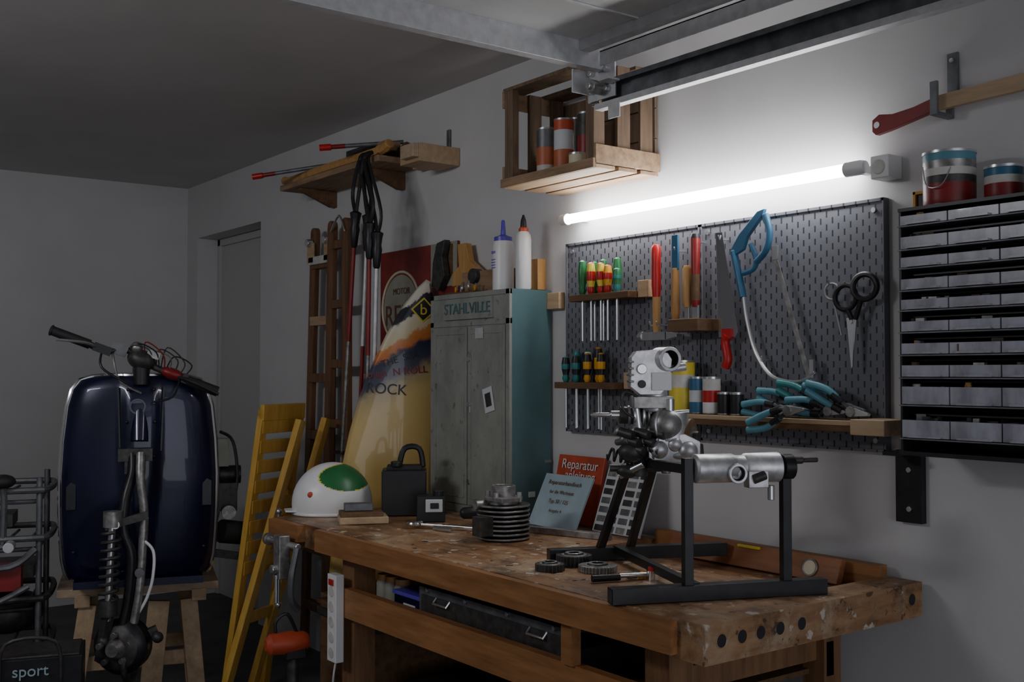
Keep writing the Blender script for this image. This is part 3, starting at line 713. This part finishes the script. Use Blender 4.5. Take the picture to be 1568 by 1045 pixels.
o.box((2.405,2.08,.8735),(.62,.022,.068),'levw',x=(0,1,0),z=(.35,0,1)); o.cyl((2.388,1.86,.874),(2.42,1.86,.866),.022,'cream',n=24); o.torus((2.390,1.86,.876),(1,0,-.3),.022,.003,'alud')
o.box((2.40,2.08,.902),(.08,.01,.008),'yellow',x=(0,1,0)); o.done(.002)
o=B('wood_shavings')
for i in range(60):
    x=random.uniform(1.71,2.2); y=random.uniform(2.05,3.3); a=random.uniform(0,6.28)
    o.box((x,y,.8708),(random.uniform(.006,.022),random.uniform(.004,.012),.0012),random.choice(['pale','cream','darkw','iron','paper']),x=(math.cos(a),math.sin(a),0))
o.done()

# ------------------------------------------------------------------ engine stand
O=Vector((1.675,1.85,0)); A=Vector((.919,-.394,0)); Bv=Vector((.394,.919,0))
def S(a,b_,z): return O+A*a+Bv*b_+Vector((0,0,z))
o=B('engine_stand')
k='blackp'; h=.036
o.bar(S(-.01,0,.8715+h/2),S(.53,0,.8715+h/2),.036,h,k); o.bar(S(0,.56,.8715+h/2),S(.53,.56,.8715+h/2),.036,h,k)
o.bar(S(.20,0,.900),S(.20,.56,.900),.022,.022,k)
o.bar(S(.18,0,.90),S(.18,0,1.20),.022,.022,k,up=A); o.bar(S(.43,0,.90),S(.43,0,1.19),.022,.022,k,up=A)
o.bar(S(.15,.56,.90),S(.17,.36,1.17),.020,.020,k,up=A); o.bar(S(.24,.56,.90),S(.24,.36,1.17),.020,.020,k,up=A)
o.bar(S(.18,0,1.175),S(.17,.37,1.165),.022,.022,k); o.bar(S(.17,.36,1.165),S(.25,.36,1.165),.02,.02,k)
o.lathe(S(.425,0,1.175),A,[(.03,-.005),(.03,.022)],k,16)
for e in (-1,1): o.box(S(-.0106 if e<0 else .5306,0,.8895),(.002,.028,.028),'iron',x=A)
o.done(.002)
o=B('engine_cylinder_tube')
o.lathe(S(.195,0,1.175),A,[(.026,0),(.034,.004),(.034,.095),(.030,.105),(.030,.125),(.034,.13),(.036,.215)],'alu',28)
o.lathe(S(.415,0,1.19),A,[(.009,0),(.009,.06),(.006,.062),(.006,.10)],'iron',14)
o.box(S(.345,-.02,1.150),(.05,.03,.04),'alu',x=A); o.lathe(S(.29,-.030,1.165),-Bv,[(.022,0),(.024,.012),(.016,.012),(.015,.0)],['alu','alu','black'],20)
o.cyl(S(.33,-.036,1.15),S(.36,-.036,1.16),.011,'iron'); o.cyl(S(.38,-.025,1.135),S(.38,-.025,1.10),.008,'steel')
o.done(.002)
E=Vector((1.955,1.99,0)); er=Vector((.8,-.6,0)); ew=Vector((-.6,-.8,0))
def Q(u,v,w=0): return E+er*(u*.00165)+ew*w+Vector((0,0,1.4-v*.00165))
o=B('motorcycle_engine')
o.prism([(-.065,-.04),(-.062,.035),(-.050,.050),(.0,.054),(.03,.046),(.04,.03),(.035,-.035),(.01,-.06),(-.04,-.06)],Q(-6,-2,0),er,(0,0,1),.075,'alu')
o.lathe(Q(8,-20,.02),ew+er*.35,[(.031,-.03),(.031,.034),(.022,.034),(.021,-.01),(.0001,-.01)],['alu','alu','iron','black'],28)
o.cyl(Q(-28,-5,.038),Q(-28,-5,.047),.013,'steel'); o.cyl(Q(-28,18,.038),Q(-28,18,.045),.010,'iron'); o.box(Q(2,14,.04),(.05,.01,.045),'white',x=er); o.cyl(Q(18,-5,.03),Q(40,-9,.03),.010,'alu')
for q in (-24,-14,-4,6): o.box(Q(-44,q+8,.012),(.012,.07,.005),'alud',x=er)
o.cyl(Q(-6,20,0),Q(-4,60,0),.032,'alu'); o.box(Q(-10,46,0),(.10,.075,.03),'alud',x=er); o.cyl(Q(15,40,.03),Q(15,75,.03),.012,'steel')
o.ball(Q(10,80,.02),.043,'alud',(1,1,1),x=er); o.torus(Q(10,80,.02),er+ew,.044,.004,'steel')
o.cyl(Q(18,62,0),Q(18,105,0),.047,'alu'); o.cyl(Q(-30,90,-.02),Q(40,95,-.03),.045,'iron')
o.cyl(Q(-60,66,.0),Q(-15,68,.0),.022,'iron')
for i,(u,r) in enumerate(((-48,.026),(-40,.032),(-33,.024),(-26,.036),(-18,.028))): o.cyl(Q(u,67,0),Q(u+4,67,0),r,'steel' if i%2 else 'alud',n=24)
o.lathe(Q(-105,66,.0),er,[(.002,0),(.006,.01),(.006,.05),(.011,.052),(.011,.085)],'steel',14)
o.cyl(Q(-38,35,.02),Q(-30,100,.02),.010,'steel')
for i in range(7):
    u=-64+i*8; v=90+(i%3)*12; o.cyl(Q(u,v,.02),Q(u+22,v+6,.05),.012,'iron'); o.cyl(Q(u-4,v-2,.02),Q(u,v,.02),.014,'alud'); o.cyl(Q(u,v+18,.0),Q(u+16,v+14,.04),.009,'galvd')
o.helix(Q(-80,125,.01),Q(-20,135,.01),.015,.004,6,'iron'); o.cyl(Q(-75,148,.0),Q(45,148,.0),.009,'iron'); o.cyl(Q(-60,160,.0),Q(-25,140,.03),.009,'steel')
o.ball(Q(-48,152,.0),.024,'iron',(1.2,1,.8),x=er); o.cyl(Q(-30,130,0),Q(-30,160,0),.022,'iron'); o.ball(Q(-40,122,.02),.03,'iron',(1.3,1,.9),x=er)
o.prism([(-.03,-.02),(.0,-.035),(.07,-.03),(.10,-.01),(.10,.02),(.06,.04),(.0,.035),(-.03,.015)],Q(0,118,0),er,(0,0,1),.085,'alu')
for u,v,r in ((-2,118,.024),(22,110,.020),(42,120,.026)): o.ball(Q(u,v,.035),r,'alu')
o.cyl(Q(20,128,.03),Q(52,124,.045),.013,'alu'); o.cyl(Q(10,135,.02),Q(10,155,.02),.012,'alud'); o.cyl(Q(62,112,.0),Q(62,140,.02),.012,'iron')
o.lathe(Q(46,102,-.01),er+ew*.5,[(.044,0),(.050,.003),(.050,.012),(.032,.016),(.018,.016),(.018,.03)],['alud','darkw','darkw','alud','iron'],30)
o.cyl(Q(32,58,0),Q(36,90,0),.010,'iron'); o.cyl(Q(20,62,.03),Q(45,60,.03),.005,'steel')
o.tube([Q(-30,40,.03),Q(-55,30,.05),Q(-58,55,.05),Q(-40,70,.05)],.004,'iron',6,smooth=5)
o.done(.0015)

# ------------------------------------------------------------------ under bench things
o=B('socket_tray'); o.bb(1.755,2.05,2.10,2.80,.613,.70,'blackp'); o.bb(1.745,1.755,2.10,2.80,.62,.755,'galvd'); o.bb(1.74,1.745,2.12,2.78,.64,.735,'iron'); o.bb(1.76,2.05,2.12,2.78,.735,.745,'iron')
for y in (2.25,2.70): o.tube([(1.742,y,.735),(1.730,y,.72),(1.730,y-.07,.72),(1.742,y-.07,.735)],.004,'steel',6)
for y in (2.15,2.35,2.55,2.75): o.cyl((1.738,y,.75),(1.748,y,.75),.006,'steel',n=8)
o.done(.002)
o=B('blue_parts_box'); o.bb(1.77,1.95,2.83,2.99,.613,.70,'navy'); o.bb(1.765,1.96,2.825,2.995,.70,.712,'purple'); o.bb(1.766,1.77,2.86,2.93,.64,.68,'paper'); o.done(.003)
o=B('glass_jars'); 
for y in (3.035,3.095,3.15): o.lathe((1.83,y,.613),(0,0,1),[(.027,0),(.029,.01),(.029,.09),(.024,.10)],'olive',16); o.lathe((1.83,y,.713),(0,0,1),[(.026,0),(.026,.018)],'handle',16)
o.done()
o=B('metal_toolbox')
o.bb(1.90,2.30,2.1,3.1,0,.36,'iron'); o.bb(1.89,2.31,2.09,3.11,.36,.375,'blackp'); o.tube([(2.0,2.3,.375),(2.0,2.35,.43),(2.0,2.7,.43),(2.0,2.75,.375)],.008,'iron',6); o.done(.003)
o=B('storage_box'); o.bb(1.86,2.33,3.28,3.68,0,.58,'darkw'); o.bb(1.85,2.34,3.27,3.69,.50,.53,'iron'); o.done(.003)
o=B('power_strip'); o.bb(1.668,1.698,3.19,3.25,.45,.735,'white')
for i in range(5): o.cyl((1.666,3.22,.48+.05*i),(1.670,3.22,.48+.05*i),.019,'dirtyw')
o.bb(1.663,1.668,3.205,3.235,.70,.72,'red'); o.tube([(1.685,3.22,.45),(1.68,3.23,.38),(1.68,3.25,.2),(1.68,3.27,.02)],.004,'dirtyw',6,smooth=5); o.done(.006)
o=B('orange_hedge_trimmer')
o.lathe((1.565,3.505,.462),(.98,-.15,0),[(.02,0),(.036,.015),(.040,.08),(.036,.13),(.026,.15)],'redo',16); o.box((1.665,3.49,.43),(.07,.06,.045),'black',x=(.98,-.15,0)); o.tube([(1.60,3.50,.50),(1.60,3.50,.54),(1.64,3.49,.56),(1.68,3.485,.47)],.006,'black',8,smooth=4)
o.bb(1.60,1.72,3.43,3.55,.0,.02,'iron'); o.cyl((1.66,3.49,.02),(1.66,3.49,.42),.02,'iron'); o.done(.004)

# ------------------------------------------------------------------ scooter
C=Vector((1.43,4.43,0)); sr=Vector((.952,-.305,0)); sw=Vector((-.305,-.952,0))
def W(u,w,z): return C+sr*u+sw*w+Vector((0,0,z))
o=B('motor_scooter')
prof=[(1.388,.14,-.025),(1.384,.19,-.012),(1.368,.238,-.005),(1.33,.266,0),(1.26,.284,.004),(1.12,.299,.006),(.98,.306,.008),(.84,.305,.006),(.72,.300,0),(.64,.294,-.006),(.59,.284,-.015),(.56,.27,-.03)]
cols=48; vs=[];fs=[]
for (z,hw,w0) in prof:
    for i in range(cols+1):
        t=-1+2*i/cols; u=t*hw
        w=w0-.035*abs(t)**2-.045*abs(t)**9
        hwc=.085 if z>1.05 else .085*max(.45,(z-.3)/.75)
        cr=1-abs(u)/hwc; w+= .026*min(1,max(0,cr)*2.2)*min(1,max(0,(1.39-z)*8))
        vs.append(W(u,w,z))
N=len(prof)
for j in range(N-1):
    for i in range(cols): a=j*(cols+1)+i; fs.append((a,a+1,a+cols+2,a+cols+1))
o.add(vs,fs,'navy',True)
edge=[vs[j*(cols+1)] for j in range(N-1,-1,-1)]+[vs[i] for i in range(1,cols)]+[vs[j*(cols+1)+cols] for j in range(N)]
o.tube(edge,.010,'chrome',8)
o.prism([(-.25,-.02),(.25,-.02),(.24,-.55),(-.24,-.55)],W(0,0,.545),sr,sw,.03,'navy')
for u in (-.18,-.09,.09,.18): o.bar(W(u,-.13,.565),W(u,-.54,.565),.02,.012,'galvd')
o.ball(W(0,-.85,.76),.30,'navy',(.75,1.35,.75),x=sr); o.ball(W(.27,-.72,.76),.16,'galvd',(.6,1.2,.9),x=sr)
o.box(W(0,-.78,.99),(.22,.55,.07),'rubber',x=sr)
o.box(W(.33,-.25,1.05),(.07,.06,.12),'olive',x=sr) ; o.cyl(W(.33,-.28,.95),W(.42,-.28,.95),.04,'iron'); o.tube([W(.33,-.25,1.14),W(.38,-.2,1.10),W(.40,-.2,.95),W(.38,-.2,.80)],.007,'iron',6,smooth=5)
o.box(W(.35,-.25,.86),(.10,.12,.12),'iron',x=sr); o.cyl(W(.33,-.15,.72),W(.43,-.2,.70),.05,'rubber'); o.bar(W(.31,-.2,.62),W(.42,-.2,.6),.04,.03,'iron'); o.cyl(W(.36,-.17,.80),W(.36,-.13,.80),.03,'alud')
o.lathe(W(-.013,.026,1.262),sw,[(.032,0),(.032,.006),(.025,.006),(.024,-.003),(.0001,-.003)],['navy','navy','black','black'],24)
for u in (-.088,.088): o.bar(W(u,.004,1.34),W(u*.9,.010,1.08),.007,.005,'blackp',up=sw)
for u,z in ((-.05,1.33),(.05,1.33),(-.055,1.2),(.055,1.2),(.05,1.06),(-.05,1.06),(-.25,.68),(.25,.68),(-.12,.66),(.12,.66)): o.ball(W(u,.030 if abs(u)<.1 else -.02,z),.007,'black')
for s_ in (-1,1): o.prism([(-.018,-.05),(.018,-.05),(.018,.05),(0,.06),(-.018,.04)],W(s_*.262,-.025,.90),sr,(0,0,1),.012,'blackp')
o.cyl(W(-.005,.03,1.12),W(0,-.05,1.42),.035,'navy'); o.box(W(-.02,.05,1.07),(.13,.06,.05),'iron',x=sr); o.box(W(-.02,.05,1.02),(.08,.05,.05),'iron',x=sr)
o.tube([W(-.03,.06,1.08),W(-.03,.09,1.0),W(-.055,.12,.90),W(-.06,.14,.78),W(-.03,.15,.68),W(-.04,.15,.52),W(-.06,.15,.42)],.020,'blackp',10,smooth=5)
o.tube([W(.0,.10,1.08),W(.0,.13,.98),W(.015,.13,.85),W(.01,.14,.70),W(.0,.15,.55),W(-.02,.15,.42)],.017,'alud',10,smooth=5)
o.cyl(W(-.10,.16,.86),W(-.115,.17,.44),.014,'steel'); o.helix(W(-.103,.16,.78),W(-.115,.17,.52),.034,.007,8,'iron'); o.cyl(W(-.10,.16,.80),W(-.10,.16,.86),.036,'alud'); o.cyl(W(-.115,.17,.46),W(-.115,.17,.52),.036,'iron')
o.bar(W(-.13,.15,.80),W(.03,.15,.84),.03,.03,'iron'); o.cyl(W(-.09,.18,.81),W(-.09,.19,.81),.016,'steel'); o.cyl(W(.0,.17,.62),W(.0,.19,.62),.018,'galvd')
o.lathe(W(-.06,.12,.33),sw+sr*-.5,[(.03,-.05),(.105,-.04),(.11,.02),(.085,.05),(.04,.06),(.025,.09)],['iron','blackp','blackp','iron','alud'],30)
for i in range(5):
    a=i*2*PI/5+.3; q=W(-.06,.12,.33)+(sw+sr*-.5).normalized()*.06+(sr*math.cos(a)+Vector((0,0,math.sin(a))))*.055; o.cyl(q,q+(sw-sr*.5).normalized()*.02,.012,'steel',n=8)
o.bar(W(-.115,.17,.46),W(-.14,.14,.28),.035,.03,'iron'); o.torus(W(-.03,.10,.27),sr+sw*.3,.085,.013,'iron'); o.bar(W(-.13,.13,.30),W(.07,.12,.38),.03,.04,'iron')
for i in range(5): o.ball(W(-.13+.05*i,.16,.36-.03*(i%2)),.022,'alud' if i%2 else 'iron')
o.tube([W(.0,.14,.75),W(.05,.16,.70),W(.05,.17,.60),W(.03,.16,.52),W(.0,.15,.46)],.006,'white',6,smooth=6)
hl=W(-.335,.02,1.565); hr=W(.30,.02,1.32); hd=(hr-hl).normalized(); hm=W(.0,.0,1.44)
o.cyl(hl,hl+hd*.15,.019,'rubber'); o.lathe(hl,-hd,[(.022,0),(.022,.006),(.015,.01)],'rubber',12)
o.cyl(hr-hd*.13,hr,.021,'rubber'); o.tube([hl+hd*.14,hl+hd*.22,hm+Vector((0,0,.03))-hd*.06,hm+hd*.06,hr-hd*.12],.014,'iron',10,smooth=5)
o.ball(hm+Vector((0,0,.01)),.052,'iron',(1.1,.9,.8),x=hd); o.ball(hm+Vector((-.02,0,.06)),.025,'alud'); o.cyl(hm-Vector((0,0,.09)),hm+Vector((0,0,.02)),.032,'black')
o.ball(hm+hd*.13+Vector((0,0,.0)),.04,'dred',(1.3,.8,.6),x=hd); o.box(hm+hd*.20,(.06,.05,.04),'black',x=hd); o.box(hl+hd*.20,(.07,.04,.035),'black',x=hd)
o.box(hm-hd*.09+Vector((0,0,.02)),(.06,.05,.045),'galvd',x=hd); o.box(hm+hd*.05+Vector((0,0,.05)),(.05,.05,.03),'alud',x=hd)
o.tube([hl+hd*.19,hl+hd*.13+sw*.05,hl+sw*.07+hd*.02-Vector((0,0,.03))],.006,'steel',6,smooth=4); o.tube([hr-hd*.17,hr-hd*.1+sw*.05,hr+sw*.06-Vector((0,0,.01))],.007,'black',6,smooth=4)
for i in range(7):
    q=hm+hd*(.02*i-.02); o.tube([q,q+Vector((.01*(i-3),-.02,.06+.015*(i%3))),q+hd*(.04+.01*i)+Vector((0,-.03,.06)),q+hd*(.07)+Vector((0,-.01,.0))],.003,('iron','black','dred','alud','iron')[i%5],5,smooth=5)
o.tube([hl+hd*.2,W(-.15,.06,1.42),W(-.06,.05,1.36)],.005,'black',6,smooth=5); o.tube([hr-hd*.16,W(.12,.07,1.30),W(.04,.06,1.28)],.004,'black',6,smooth=5)
o.tube([hl+hd*.24,hl+hd*.27+Vector((0,0,-.1)),hl+hd*.36+Vector((0,0,-.12))],.005,'alud',6,smooth=5)
o.done(.002)
o=B('wooden_trestle')
for i in range(3): o.box(W(.0,-.20-.13*i,.494),(.64,.12,.034),'palex',x=sr)
o.box(W(-.22,-.33,.46),(.06,.40,.05),'pale',x=sr); o.box(W(.24,-.33,.46),(.06,.40,.05),'pale',x=sr)
for u,du in ((-.20,-.06),(.20,.04)):
    for w,dw in ((-.17,.05),(-.46,-.05)): o.bar(W(u+du,w+dw,0),W(u,w,.44),.07,.045,'pale',up=sw)
o.bar(W(.04,-.12,0),W(.08,-.16,.44),.085,.05,'pale',up=sw)
for w in (-.16,-.47): o.bar(W(-.24,w,.2),W(.24,w,.2),.02,.06,'pale')
o.done(.003)

# ------------------------------------------------------------------ folding slatted chair
o=B('folding_slatted_chair')
wv=Vector((.87,.49,0)).normalized()
p0=Vector((1.79,4.42,0)); cw=.27
def Ch(a,t): return p0+wv*a+Vector((.17*(t/1.25),0,t))
upv=(Ch(0,1.2)-Ch(0,.4))
for a in (0,cw): o.bar(Ch(a,.0),Ch(a,1.24),.028,.045,'yelw',up=wv)
for i in range(8):
    t=.56+.086*i; o.box(Ch(cw/2,t)-Vector((0,.012,0)),(cw+.01,.014,.058),'yelw',x=wv,z=upv)
o.box(Ch(cw/2,1.225)-Vector((0,.012,0)),(cw+.04,.022,.07),'yelw',x=wv,z=upv)
q0=Vector((1.85,4.29,0))
for a in (0.16,.36): o.bar(q0+wv*a+Vector((-.24,.0,0.0)),q0+wv*a+Vector((.12,-.0,1.19)),.03,.045,'yelw',up=wv)
for i in range(3): o.box(q0+wv*.26+Vector((-.24+.36*(.3+.2*i),0,1.19*(.3+.2*i))),(.20,.014,.05),'yelw',x=wv,z=(.36,0,1.2))
o.done(.003)

# ------------------------------------------------------------------ metal cart at left
o=B('tubular_cart')
bx0=Vector((.94,4.64,0)); r1=sr; r2=-sw
def K(u,w,z): return bx0+r1*u+r2*w+Vector((0,0,z))
for z,k in ((.93,'galvd'),(.74,'galvd'),(.50,'iron'),(.30,'iron')):
    o.tube([K(-.30,0,z),K(.10,0,z),K(.18,.05,z),K(.18,.38,z),K(.10,.42,z),K(-.30,.42,z)],.013,k,8,smooth=4)
    o.tube([K(-.26,.05,z-.05),K(.08,.05,z-.05),K(.14,.1,z-.05),K(.14,.36,z-.05)],.009,k,8,smooth=4)
    for i in range(6): o.cyl(K(-.28+.08*i,0,z),K(-.28+.08*i,.42,z-.02),.006,k,n=6)
for u,w in ((-.25,0),(.15,.02),(.15,.40),(-.25,.42)): o.cyl(K(u,w,.02),K(u,w,.98),.012,'galvd')
o.tube([K(-.12,-.02,.90),K(-.14,-.06,1.0),K(-.04,-.06,1.02),K(.02,-.02,.95),K(.02,0,.72)],.013,'galvd',8,smooth=4)
o.tube([K(-.20,0,.95),K(-.22,-.04,.78),K(-.12,-.06,.66),K(.05,-.06,.64),K(.14,-.02,.70)],.014,'galvd',8,smooth=4)
o.tube([K(-.20,0,.62),K(-.18,-.05,.52),K(-.02,-.07,.50),K(.12,-.05,.56)],.012,'galvd',8,smooth=4)
o.ball(K(.02,-.02,.97),.04,'rubber',(1.2,1,.7)); o.cyl(K(.05,-.02,.72),K(.05,-.10,.72),.02,'galv')
o.ball(K(-.20,.2,.40),.17,'dred',(1,.9,.5)); o.ball(K(.02,.2,.42),.13,'iron',(1.1,1,.7)); o.box(K(.0,.02,.59),(.18,.1,.10),'dred',x=r1); o.box(K(.03,.18,.60),(.2,.25,.05),'iron',x=r1); o.box(K(-.08,.2,.80),(.25,.2,.05),'iron',x=r1)
for u in (-.25,.15):
    for w in (0,.42): o.torus(K(u,w,.035),r1,.028,.007,'rubber')
o.done(.002)
o=B('sports_bag')
bc=K(.17,-.40,.20)
o.box(bc,(.34,.24,.38),'blackp',x=r1); o.box(bc+Vector((0,0,.192)),(.32,.22,.01),'iron',x=r1)
o.tube([bc+r1*-.1+sw*.12+Vector((0,0,.1)),bc+r1*-.08+sw*.14+Vector((0,0,.25)),bc+r1*.08+sw*.14+Vector((0,0,.25)),bc+r1*.1+sw*.12+Vector((0,0,.1))],.008,'iron',6,smooth=5)
o.ball(bc+sw*.11+r1*-.1-Vector((0,0,.0)),.05,'paper',(1,.3,1.4),x=r1); o.ball(bc+sw*.11+r1*.1-Vector((0,0,.0)),.05,'paper',(1,.3,1.4),x=r1)
bg=o.done(.03)
text(bg,'bag_lettering','sport',bc+sw*.128+Vector((0,0,.148)),.055,'pblue',sr,(0,0,1),.003)

# ------------------------------------------------------------------ lights
def area(name, loc, target, sx, sy_, power, col):
    l=bpy.data.lights.new(name,'AREA'); l.shape='RECTANGLE'; l.size=sx; l.size_y=sy_; l.energy=power; l.color=col
    ob=bpy.data.objects.new(name,l); sc.collection.objects.link(ob); ob.location=loc
    ob.rotation_euler=(Vector(target)-Vector(loc)).to_track_quat('-Z','Y').to_euler(); return ob
area('garage_opening_daylight',(.5,-2.3,1.25),(.8,3,1.40),3.2,2.0,34,(.88,.91,1))
area('added_room_fill',(-.9,2.9,2.4),(1.4,4.0,1.2),1.2,.14,18,(.95,.96,1))  # added fill light without a fixture, brightens faces turned to the room
w=bpy.data.worlds.new('world'); sc.world=w; w.use_nodes=True
w.node_tree.nodes['Background'].inputs[0].default_value=(.45,.47,.52,1); w.node_tree.nodes['Background'].inputs[1].default_value=.25

# ------------------------------------------------------------------ camera
cd=bpy.data.cameras.new('camera'); cd.sensor_width=36; cd.lens=36*1656/1568; cd.clip_start=.05
cam=bpy.data.objects.new('camera',cd); sc.collection.objects.link(cam); cam.location=(0,0,1.4)
cam.rotation_euler=(math.radians(90)+math.atan(48/1656),0,-math.radians(36.8)); sc.camera=cam
